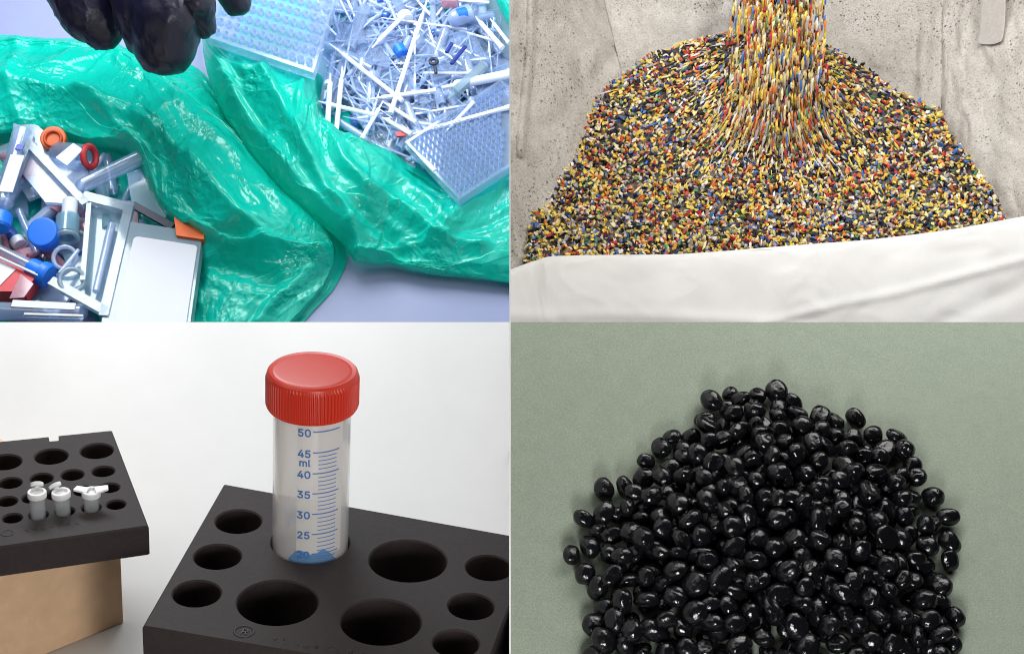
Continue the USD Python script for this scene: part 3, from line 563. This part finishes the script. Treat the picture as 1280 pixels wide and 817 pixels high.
# --- right bag
regB = Polygon([(385, -40), (630, -40), (630, 195), (575, 240), (440, 172), (404, 150), (398, 90)])
gb = random.Random(5)
fill = [[(x, y, 38 + 10 * gb.random()) for x in range(300, 700, 40)] for y in range(-60, 261, 40)]
for k in range(14):
    x, y = gb.uniform(400, 630), gb.uniform(-30, 190); a = gb.uniform(0, 3.1); c_, s_ = math.cos(a), math.sin(a); w_, h_ = gb.uniform(38, 60), gb.uniform(22, 36)
    q = [(x + c_ * u_ - s_ * v_, y + .8 * (s_ * u_ + c_ * v_)) for u_, v_ in ((-w_, -h_), (w_, -h_), (w_, h_), (-w_, h_))]
    hz = 30 + gb.uniform(0, 14)
    m = left(slab(q, hz, 14)); solo('plate_lid', m, gb.choice([pale, haze_p, pale]), 'pale translucent plate lid buried under the pipettes', 'lid', 'plate lids buried in the right green bag')
for k in range(190):
    p, q = in_reg(regB, gb, gb.uniform(16, 44)); tube_thing(p, q, gb.uniform(42, 92), gb.choice([gb.uniform(3, 7), gb.uniform(6, 13)]), gb.choice([None, None, None, bluec, whitep] if k % 3 == 0 else [None]), 'pale plastic tube lying among the pipettes in the right bag', IN_B, gb.choice([pale, pale, clearp, clearp, clearp, clearp]), gb.uniform(42, 92))
for k in range(150):
    p, q = in_reg(regB, gb, gb.uniform(26, 62)); pipette(p, q, gb.uniform(60, 96), gb.uniform(1.3, 2.9), 'thin pale plastic pipette in the heap of the right bag', 'thin pipettes heaped in the right bag', gb.uniform(60, 92), gb.choice([whitep, pale, pale, clearp]))
for (p, q, r, lab) in [((412, 55), (503, 126), 4.2, 'white pipette slanting down from the held well plate'), ((536, -6), (488, 142), 4.6, 'long white pipette standing steeply in the middle of the right bag'), ((413, 92), (409, 166), 5.2, 'short upright white pipette nearest the left rim'), ((428, 84), (420, 168), 4.6, 'white pipette upright beside the short one at the left rim'),
        ((394, 126), (468, 144), 4.2, 'white pipette lying low across two upright ones'), ((462, 124), (545, 113), 4.4, 'pale pipette lying flat in the middle of the heap'), ((552, 110), (640, 92), 9.5, 'thick white pipette at the right edge of the heap'), ((465, 60), (507, 17), 4.6, 'white pipette slanting up right near the top of the heap'), ((478, 128), (452, 174), 4.2, 'white pipette leaning to the left near the lower rim'), ((478, 127), (520, 153), 4.0, 'white pipette end slanting right in the heap centre'),
        ((478, 147), (514, 168), 4.4, 'white pipette pointing to a red scrap'), ((508, 170), (640, 133), 4.6, 'long white pipette above the big lower well plate'), ((594, 21), (628, 60), 5.0, 'white pipette slanting down at the upper right corner'), ((613, 24), (636, 54), 3.6, 'thin pipette parallel to the corner one'), ((522, 192), (544, 214), 4.6, 'short white pipette beside the lower rim'), ((556, 166), (592, 128), 4.0, 'pale pipette leaning right over the lower plate'), ((560, 124), (606, 82), 11, 'wide frosted pipette at the right of the heap')]:
    pipette(p, q, 98, r, lab, None, 104, haze_p if 'frosted' in lab else whitep)
def well_plate(cn, h, nx, ny, rw, lab, name='well_plate', t=18, hs=None):
    """corners in the order front left, front right, back right, back left."""
    hs = hs or (h,) * 4; c = [B(*p, hh) for p, hh in zip(cn, hs)]; w = thing(name, lab, 'well plate', c[0]); nrm = unit(np.cross(c[1] - c[0], c[3] - c[0]))
    pt_ = lambda u_, v_, z=0: (c[0] * (1 - u_) * (1 - v_) + c[1] * u_ * (1 - v_) + c[2] * u_ * v_ + c[3] * (1 - u_) * v_) + nrm * z
    def plank(u0, v0, u1, v1, z0, z1): return man(manifold3d.Manifold.hull_points(np.array([pt_(a, b, z) for a, b in ((u0, v0), (u1, v0), (u1, v1), (u0, v1)) for z in (z0, z1)])))
    ed = .025
    for r_ in ((0, 0, 1, ed * 1.4), (0, 1 - ed * 1.4, 1, 1), (0, ed * 1.4, ed, 1 - ed * 1.4), (1 - ed, ed * 1.4, 1, 1 - ed * 1.4)): 
        m = left(plank(*r_, -t, 2))
        if len(m.faces): part(w, 'rim', m, clearp)
    m = left(plank(ed, ed * 1.4, 1 - ed, 1 - ed * 1.4, -t * .5, -t * .5 + 2.5)); part(w, 'base', m, clearp)
    du = np.linalg.norm(c[1] - c[0]) / (nx + 1)
    for i in range(nx):
        for j in range(ny):
            p = pt_((i + .9) / (nx + .8), (j + .9) / (ny + .8), 0)
            if p[0] > -14: continue
            part(w, 'well', lathe_on(p - nrm * t * .55, p + nrm, [(rw * .80, 0), (rw, t * .5), (rw * 1.04, t * .62), (rw * .84, t * .62), (rw * .66, 2), (0, 2)], 12, c[1] - c[0]), pale, True)
    return w
for q_, h_ in [([(500, 150), (560, 128), (585, 168), (525, 190)], 66), ([(520, 60), (590, 40), (612, 84), (540, 106)], 74), ([(430, 30), (500, 44), (486, 90), (418, 74)], 76), ([(590, 100), (634, 84), (640, 124), (600, 134)], 84), ([(440, 100), (492, 88), (506, 126), (452, 138)], 72)]:
    well_plate(q_, h_, 12, 8, 3.2, {500: 'small clear well plate low in the heap above the big frosted plate', 520: 'small clear well plate near the black clip', 430: 'small clear well plate right of the held plate', 590: 'small clear well plate at the right edge of the heap', 440: 'small clear well plate in the middle of the heap'}[q_[0][0]], t=12)
plate1 = well_plate([(258, 47), (392, 92), (428, -24), (296, -60)], 170, 12, 8, 6.6, 'clear well plate with rows of small round wells held by the gloved hand')
well_plate([(574, 250), (700, 168), (626, 100), (506, 178)], 104, 20, 13, 3.6, 'big frosted well plate tilted against the lower rim of the right bag')
tube_thing((560, 26), (588, 16), 100, 18, None, 'short clear tube holding bright blue liquid near the top of the heap', None, pale, name='blue_filled_tube')
solo('blue_plug', rod(B(570, 20, 106), B(584, 16, 106), 13, seg=20), bluecap, 'bright blue plug inside the short clear tube', 'plug', smooth=40)
solo('stopper', rod(B(552, 2, 92), B(572, 2, 94), 14, seg=20), pinkp, 'pinkish red stopper behind the blue plug', 'stopper', smooth=40)
solo('stopper', rod(B(497, 58, 92), B(504, 68, 92), 12, seg=20), bluecap, 'small dark blue stopper in the middle of the heap', 'stopper', smooth=40)
t = thing('black_clip', 'tiny black clip lying on the pale plates', 'clip', B(542, 78, 104)); part(t, 'jaw', torus(B(542, 77, 108), bn_, 7, 3.4), darkp, True); part(t, 'tail', rod(B(544, 84, 107), B(545, 92, 106), 3.4), darkp, True)
for (p, q, lab) in [((558, 66), (565, 54), 'short navy stick near the black clip'), ((564, 80), (582, 58), 'dark stick leaning beside the navy stick')]: solo('dark_stick', rod(B(*p, 106), B(*q, 108), 4), plain('navy', (.01, .03, .25), .4), lab, 'stick', smooth=True)
solo('red_scrap', slab([(494, 167), (508, 165), (510, 171), (496, 172)], 96, 4), redp, 'red scrap at the tip of a white pipette', 'scrap')

# ---- the gloved hand holding the plate
def ball(x, y, dist, r): return manifold3d.Manifold.sphere(r * dist / D, 56).translate(tuple(at(x, y, dist)))
def hull(*b): return manifold3d.Manifold.batch_hull(list(b))
dz = 2800
hp = [hull(ball(150, -150, dz + 60, 70), ball(185, -80, dz + 20, 60), ball(215, -70, dz + 20, 52)),
      hull(ball(172, -70, dz, 44), ball(176, -8, dz - 30, 40), ball(178, 6, dz - 30, 38)), hull(ball(178, 6, dz - 30, 38), ball(186, 42, dz - 10, 32)),                   # ring finger, bent
      hull(ball(208, -70, dz - 10, 48), ball(209, -4, dz - 45, 46), ball(209, 14, dz - 45, 45)), hull(ball(209, 14, dz - 45, 45), ball(206, 54, dz - 20, 41)),            # middle finger, bent
      hull(ball(85, -70, dz + 40, 50), ball(104, -12, dz + 20, 46), ball(112, 14, dz + 22, 38)), hull(ball(112, 14, dz + 22, 38), ball(128, 38, dz + 30, 25)), hull(ball(100, -70, dz + 40, 50), ball(180, -70, dz, 52)),
      hull(ball(215, -60, dz + 20, 40), ball(240, -28, dz - 60, 25), ball(246, 0, dz - 70, 22)), hull(ball(246, 0, dz - 70, 21.5), ball(254, 31, dz - 30, 16.5)),
      hull(ball(230, -75, dz + 20, 34), ball(270, -44, dz + 10, 25), ball(282, -20, dz + 10, 22)), hull(ball(282, -20, dz + 10, 21), ball(296, 3, dz + 40, 17.5))]
hm = hp[0]
for x in hp[1:]: hm = hm + x
hm = man(hm.refine_to_length(8)); hm.merge_vertices(); trimesh.smoothing.filter_taubin(hm, .5, .53, 16)
n = meshkit.arrays(hm, True)[2]; v = np.asarray(hm.vertices)
w_ = meshkit.fbm(v * (0.040, 0.010, 0.014) + .6 * meshkit.noise(v * .02)[:, None], 3, 4); hm.vertices = v + n * ((1 - np.abs(2 * w_ - 1)) ** 6 * 3.2 - .8)[:, None]
glove = plain('nitrile_glove', (0.006, 0.0065, 0.021), 0.36, 0.2, 60, 0.18, 420, 0.0010, 0.5)
ph = thing('person', 'black gloved hand reaching in from above and gripping the clear well plate', 'person', at(190, -60, dz)); part(ph, 'glove', hm, glove, True)

# ================================================================== upper right: pouring granules into a bulk bag
def U(x, y, d): return at(x, y, d)
def lift(rows, nu, nv, seed, amp, freq=(6, 6), folds=()):
    g = interp_rows(rows, nu, nv); uu, vv = np.meshgrid(np.linspace(0, 1, nu), np.linspace(0, 1, nv), indexing='ij')
    q = np.stack([uu * freq[0], vv * freq[1], np.full_like(uu, seed)], -1); q = q + .6 * meshkit.fbm(q + 7, 3, seed)[..., None]
    rid = (1 - np.abs(2 * meshkit.fbm(q, 4, seed) - 1)) ** 2
    d = g[..., 2] - amp * (rid - .4) - amp * .8 * (meshkit.fbm(q * .5, 3, seed + 3) - .5)
    for line, a, w_ in folds: d = d - a * np.exp(-(poly_dist(g[..., :2], line) / w_) ** 2)
    return np.array([[U(g[i, j, 0], g[i, j, 1], d[i, j]) for j in range(nv)] for i in range(nu)])
woven = mat('woven_sack', {'g': ('geometry', {}), 'dn': ('noise_texture', dict(scale=500.0, detail=2.0)), 'dm': ('vector_math', dict(math_type='multiply_add', vector2=(0.0016, 0.0016, 0.0016))),
    'v': ('voronoi_texture', dict(scale=430.0, randomness=1.0)), 'vs': ('separate_color', {}), 'va': ('math', dict(math_type='multiply', value2=0.34)), 'vd': ('math', dict(math_type='less_than')),
    'v2': ('voronoi_texture', dict(scale=1050.0, randomness=1.0)), 'v2s': ('separate_color', {}), 'v2a': ('math', dict(math_type='multiply', value2=0.42)), 'v2d': ('math', dict(math_type='less_than')), 'mx': ('math', dict(math_type='maximum')),
    'n': ('noise_texture', dict(scale=26.0, detail=5.0, roughness=0.75)), 'nr': ('rgb_ramp', {'ramp': [(0.40, (0.1, 0.1, 0.1)), (0.62, (0.9, 0.9, 0.9))]}), 'fm': ('math', dict(math_type='multiply')), 'fm2': ('math', dict(math_type='multiply')), 'ns': ('noise_texture', dict(scale=700.0, detail=2.0)),
    'n2': ('noise_texture', dict(scale=45.0, detail=6.0, roughness=0.7)), 'r2': ('rgb_ramp', {'ramp': [(0.3, (0.44, 0.405, 0.36)), (0.7, (0.60, 0.565, 0.52))]}), 'n3': ('noise_texture', dict(scale=1100.0, detail=4.0)), 'r3': ('rgb_ramp', {'ramp': [(0.36, (0.62, 0.61, 0.60)), (0.6, (1, 1, 1))]}), 'm3': ('mix_color', dict(blend_type='multiply', fac=0.7)),
    'sp': ('mix_color', dict(b=(0.06, 0.055, 0.06))), 'b': ('bump', dict(strength=0.25, distance=0.0004)), 'p': ('principled_bsdf', dict(roughness=0.75, specular_ior_level=0.25))},
    [('g.position', 'dn.vector'), ('dn.color', 'dm.vector1'), ('g.position', 'dm.vector3'), ('dm.vector', 'v.vector'), ('dm.vector', 'v2.vector'), ('v.color', 'vs.color'), ('vs.r', 'va.value1'), ('v.distance', 'vd.value1'), ('va.value', 'vd.value2'),
     ('v2.color', 'v2s.color'), ('v2s.r', 'v2a.value1'), ('v2.distance', 'v2d.value1'), ('v2a.value', 'v2d.value2'), ('vd.value', 'mx.value1'), ('v2d.value', 'fm2.value1'), ('nr.color', 'fm2.value2'), ('fm2.value', 'mx.value2'), ('g.position', 'n.vector'), ('n.fac', 'nr.fac'), ('mx.value', 'fm.value1'), ('nr.color', 'fm.value2'),
     ('g.position', 'n2.vector'), ('n2.fac', 'r2.fac'), ('g.position', 'n3.vector'), ('n3.fac', 'r3.fac'), ('r2.color', 'm3.a'), ('r3.color', 'm3.b'), ('m3.result', 'sp.a'), ('fm.value', 'sp.fac'), ('sp.result', 'p.base_color'), ('n3.fac', 'b.height'), ('b.normal', 'p.normal')])
cloth = mat('white_cloth', {'g': ('geometry', {}), 'n': ('noise_texture', dict(scale=1600.0, detail=2.0)), 'n2': ('noise_texture', dict(scale=30.0, detail=4.0)), 'r': ('rgb_ramp', {'ramp': [(0.3, (0.72, 0.71, 0.695)), (0.7, (0.82, 0.81, 0.795))]}), 'b': ('bump', dict(strength=0.25, distance=0.0003)), 'p': ('principled_bsdf', dict(roughness=0.8, specular_ior_level=0.2, sheen_weight=0.2))},
    [('g.position', 'n.vector'), ('g.position', 'n2.vector'), ('n2.fac', 'r.fac'), ('r.color', 'p.base_color'), ('n.fac', 'b.height'), ('b.normal', 'p.normal')])
bag = thing('bulk_bag', 'open off-white woven bulk bag filling with coloured granules', 'bulk bag', U(960, 380, 2950))
back = [[(742, -90, 3290), (850, -90, 3310), (960, -90, 3320), (1080, -90, 3310), (1186, -90, 3290)], [(754, 0, 3240), (850, 0, 3270), (960, 0, 3280), (1080, 0, 3265), (1180, 0, 3240)], [(776, 95, 3150), (850, 95, 3185), (960, 95, 3200), (1080, 110, 3180), (1176, 130, 3140)], [(790, 260, 3030), (860, 260, 3050), (960, 260, 3060), (1080, 260, 3050), (1172, 260, 3030)]]
part(bag, 'back_panel', thick(lift(back, 120, 90, 2, 26, (6, 4), [([(1160, -60), (1156, 60), (1152, 120)], 10, 7)]), 3), woven, True)
lw = [[(560, -90, 2950), (640, -90, 3040), (700, -90, 3150), (742, -90, 3290)], [(560, 0, 2930), (640, 0, 3010), (700, 0, 3110), (754, 0, 3240)], [(575, 95, 2900), (640, 95, 2970), (706, 95, 3050), (776, 95, 3150)], [(590, 240, 2870), (640, 240, 2900), (700, 240, 2960), (790, 260, 3030)], [(600, 380, 2850), (640, 380, 2860), (690, 390, 2880), (760, 400, 2920)]]
right_only = lambda m: trimesh.intersections.slice_mesh_plane(m, (1.0, 0, 0), (1.3, 0, 0)) if m.bounds[0][0] < 1.3 else m
part(bag, 'left_panel', right_only(thick(lift(lw, 90, 110, 4, 24, (4, 6), [([(664, -60), (663, 60), (655, 130), (650, 190)], 16, 4), ([(775, 60), (730, 110), (690, 160)], -10, 12)]), 3)), woven, True)
rw_ = [[(1186, -90, 3290), (1230, -90, 3190), (1300, -90, 3080), (1400, -90, 2980)], [(1180, 0, 3240), (1226, 0, 3160), (1300, 0, 3050), (1400, 0, 2950)], [(1176, 130, 3140), (1224, 130, 3075), (1300, 130, 2980), (1400, 130, 2890)], [(1172, 260, 3040), (1230, 260, 2985), (1300, 260, 2890), (1400, 260, 2830)], [(1172, 380, 2990), (1230, 380, 2930), (1300, 380, 2850), (1400, 380, 2800)]]
part(bag, 'right_panel', thick(lift(rw_, 90, 110, 6, 24, (4, 6)), 3), woven, True)
patch = [[(1228, -60, 3148), (1245, -60, 3122), (1258, -60, 3104)], [(1226, 20, 3126), (1243, 20, 3102), (1257, 20, 3082)], [(1222, 55, 3112), (1238, 56, 3088), (1252, 52, 3068)]]
part(bag, 'loop_strap', thick(lift(patch, 12, 16, 8, 2), 1.5), plain('grey_webbing', (0.40, 0.37, 0.34), 0.8, .1, 500), True)
top = [(600, 352), (640, 336), (668, 326), (692, 320), (760, 318.5), (830, 318), (900, 314), (960, 309), (1020, 304.5), (1080, 300), (1180, 288), (1276, 271), (1400, 250)]
flap = [[(x, y + 16, 2840) for x, y in top], [(x, y + 2, 2812) for x, y in top], [(x, y, 2800) for x, y in top], [(x, y + 5, 2790) for x, y in top], [(x, y + 40, 2768) for x, y in top], [(x, y + 85, 2748) for x, y in top], [(x, y + 130, 2735) for x, y in top], [(x, y + 220, 2720) for x, y in top]]
part(bag, 'front_flap', right_only(grid_mesh(lift(flap, 200, 90, 9, 7, (7, 3), [([(1420, 285), (1300, 318), (1200, 345), (1120, 366), (1040, 382), (960, 402), (900, 440)], 4.5, 6), ([(560, 390), (680, 396), (760, 392), (860, 396), (960, 402), (1100, 430)], 3.5, 8), ([(1400, 320), (1290, 350), (1180, 400), (1150, 440)], -5, 14)]))), cloth, True)

# the heap of granules
crest = [(612, 330), (655, 330), (664, 262), (688, 212), (706, 166), (740, 122), (776, 94), (812, 68), (862, 50), (900, 41), (960, 38), (1040, 58), (1084, 84), (1110, 106), (1152, 126), (1178, 138), (1184, 160), (1216, 200), (1240, 236), (1258, 274), (1276, 330)]
shape = Polygon([(655, 345), *crest[1:-1], (1262, 345)])
def hd(x, y): return 2818 + (330 - y) / 290 * 335 + 26 * ((x - 960) / 300) ** 2 - 14 * np.exp(-((x - 975) ** 2 / 90 ** 2 + (y - 110) ** 2 / 60 ** 2))
pg = np.random.default_rng(4)
core = []
nx_, ny_ = 90, 46
for i in range(nx_ + 1):
    row = []
    for j in range(ny_ + 1):
        x = 640 + (1275 - 640) * i / nx_; 
        line = shape.intersection(LineString([(x, -50), (x, 500)])); yt = line.bounds[1] if not line.is_empty else 338
        y = yt + 4 + (356 - yt) * j / ny_; row.append(U(x, y, hd(x, y) + 10 * meshkit.noise(V(x * .06, y * .06, 1)) ))
    core.append(row)
colors = [('yellow', (0.82, 0.60, 0.10), 25), ('straw', (0.78, 0.66, 0.34), 19), ('black', (0.016, 0.015, 0.02), 17), ('navy', (0.03, 0.035, 0.12), 8), ('grey', (0.42, 0.40, 0.44), 12), ('white', (0.84, 0.78, 0.72), 9), ('orange', (0.74, 0.24, 0.06), 9), ('red', (0.56, 0.05, 0.05), 7), ('blue', (0.06, 0.17, 0.48), 6), ('green', (0.10, 0.30, 0.13), 3), ('brown', (0.24, 0.12, 0.07), 4)]
cmat = {n_: plain('granule_' + n_, c, 0.5, 0.25, 300, spec=0.35) for n_, c, w_ in colors}
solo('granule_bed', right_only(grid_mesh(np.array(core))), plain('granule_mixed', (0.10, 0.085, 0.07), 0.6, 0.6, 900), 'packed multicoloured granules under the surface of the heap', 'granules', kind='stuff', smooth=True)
def chip(g, sx=1.0, k=1.0):
    p = unit(g.normal(size=3)); pts_ = np.array([unit(g.normal(size=3)) for _ in range(11)]) * (5.4 * sx, 4.3 * k, 3.4 * k) * g.uniform(.8, 1.15, (11, 1))
    return trimesh.convex.convex_hull(pts_)
chips = [chip(pg), chip(pg, .9), chip(pg, 1.15), chip(pg, 1.35, .85)]; long_ = [chip(pg, k, .75) for k in (1.6, 2.2, 2.9, 1.3)]
cn_, cw = [c[0] for c in colors], np.array([c[2] for c in colors], float); cw /= cw.sum()
def instancer(name, pos, rot, scl, ci, shapes, lab):
    path = fresh('/World', name); pi = UsdGeom.PointInstancer.Define(stage, path); targets = []; idx = {}
    for c in cn_:
        for k, m in enumerate(shapes):
            pp = f'{path}/protos/granule_{c}_{k:03d}'; usdkit.mesh(stage, pp, trimesh.Trimesh(m.vertices * S, m.faces, process=False), cmat[c], smooth=False); idx[(c, k)] = len(targets); targets.append(pp)
    pi.CreatePrototypesRel().SetTargets([Sdf.Path(p) for p in targets]); N = len(pos)
    pi.CreatePositionsAttr(Vt.Vec3fArray.FromNumpy((np.asarray(pos) * S).astype(np.float32)))
    pi.CreateProtoIndicesAttr(Vt.IntArray([idx[(cn_[ci[i]], i % len(shapes))] for i in range(N)]))
    qx = rot.as_quat(); pi.CreateOrientationsAttr(Vt.QuathArray([Gf.Quath(float(q[3]), float(q[0]), float(q[1]), float(q[2])) for q in qx]))
    pi.CreateScalesAttr(Vt.Vec3fArray.FromNumpy(np.repeat(np.asarray(scl)[:, None], 3, 1).astype(np.float32)))
    return tag(path, lab, 'granules', None, 'stuff')
cand = []
while len(cand) < 14500:
    x, y = pg.uniform(650, 1268), pg.uniform(30, 345)
    if shape.contains(Point(x, y)): cand.append((x, y))
cand = np.array(cand); flow = np.exp(-(((cand[:, 0] - 972) / 130) ** 2 + ((cand[:, 1] - 125) / 85) ** 2))
up_h = pg.uniform(-4, 7, len(cand))
pos = np.array([U(x, y, hd(x, y) - u_) for (x, y), u_ in zip(cand, up_h)])
rot = Rot.random(len(cand), random_state=5)
ci = pg.choice(len(cn_), len(cand), p=cw)
mv = (pg.random(len(cand)) < flow * .9)
front = np.argsort(-(cand[:, 1] + pg.uniform(0, 14, len(cand)) - 400 * mv - (up_h < 1) * 60))[:300]
fr = np.zeros(len(cand), bool); fr[front] = True
keep = ~mv & ~fr
instancer('granule_heap', pos[keep], rot[keep], pg.uniform(.8, 1.25, keep.sum()), ci[keep], chips, 'mixed yellow, black, blue and red granules heaped in the bulk bag')
for i in front:
    m = chips[i % 4]; k = pg.uniform(.85, 1.25); c = cn_[ci[i]]
    solo('granule', trimesh.Trimesh(rot[i].apply(m.vertices * k) + pos[i], m.faces, process=False), cmat[c], f'small {c} plastic granule at the front of the heap in the bulk bag', 'granule', f'{c} granules at the front of the heap')
# granules rushing outwards where the stream lands: long chips lying along the flow
hit = V(972, 60); mi = np.where(mv)[0]
def along(p, q):
    x = unit(q - p); return basis(np.cross(x, V(0.3, -1, .2)), x)
Rm_ = []
for i in mi:
    x, y = cand[i]; d = unit(V((x - 972) * 1.0, (y - 60) * 0.9 + 25)); d = d + pg.normal(0, .14, 2)
    Rm_.append(along(pos[i], U(x + d[0] * 5, y + d[1] * 5, hd(x + d[0] * 5, y + d[1] * 5) - up_h[i])).T)
Rm_ = np.array(Rm_)
instancer('spreading_granules', pos[mi], Rot.from_matrix(Rm_), pg.uniform(.7, 1.15, len(mi)), ci[mi], long_, 'long granules sliding outwards where the falling stream lands')
# the falling stream itself
N = 7000; sy = pg.uniform(-95, 215, N); keepN = pg.random(N) < np.clip((200 - sy) / 90, 0.03, 1); sy = sy[keepN]; N = len(sy)
sx = np.clip(pg.normal(0, 1, N), -2.4, 2.4); wide = 24 + np.clip((sy - 70) / 120, 0, 1.3) ** 1.5 * 20
X = 973 + sx * wide + 2 * pg.normal(0, 1, N); dep = 2985 + pg.normal(0, 22, N) + (170 - sy) * 0.35
pos = np.array([U(x, y, min(d, hd(x, max(y, 42)) - pg.uniform(2, 8))) for x, y, d in zip(X, sy, dep)])
Rs = np.array([along(p, p + V(pg.normal(0, .03) + max(0, y - 110) / 90 * (x - 973) / 70, pg.normal(0, .03) - max(0, y - 110) / 160, -1)).T for p, x, y in zip(pos, X, sy)])
wi = cw.copy(); 
for k, c in enumerate(cn_): wi[k] *= {'black': .35, 'navy': .5, 'orange': 1.8, 'brown': 2.6, 'straw': 1.6, 'red': 1.5}.get(c, 1)
instancer('falling_granules', pos, Rot.from_matrix(Rs), pg.uniform(.8, 1.3, N), pg.choice(len(cn_), N, p=wi / wi.sum()), long_, 'dense column of coloured granules falling into the bulk bag')
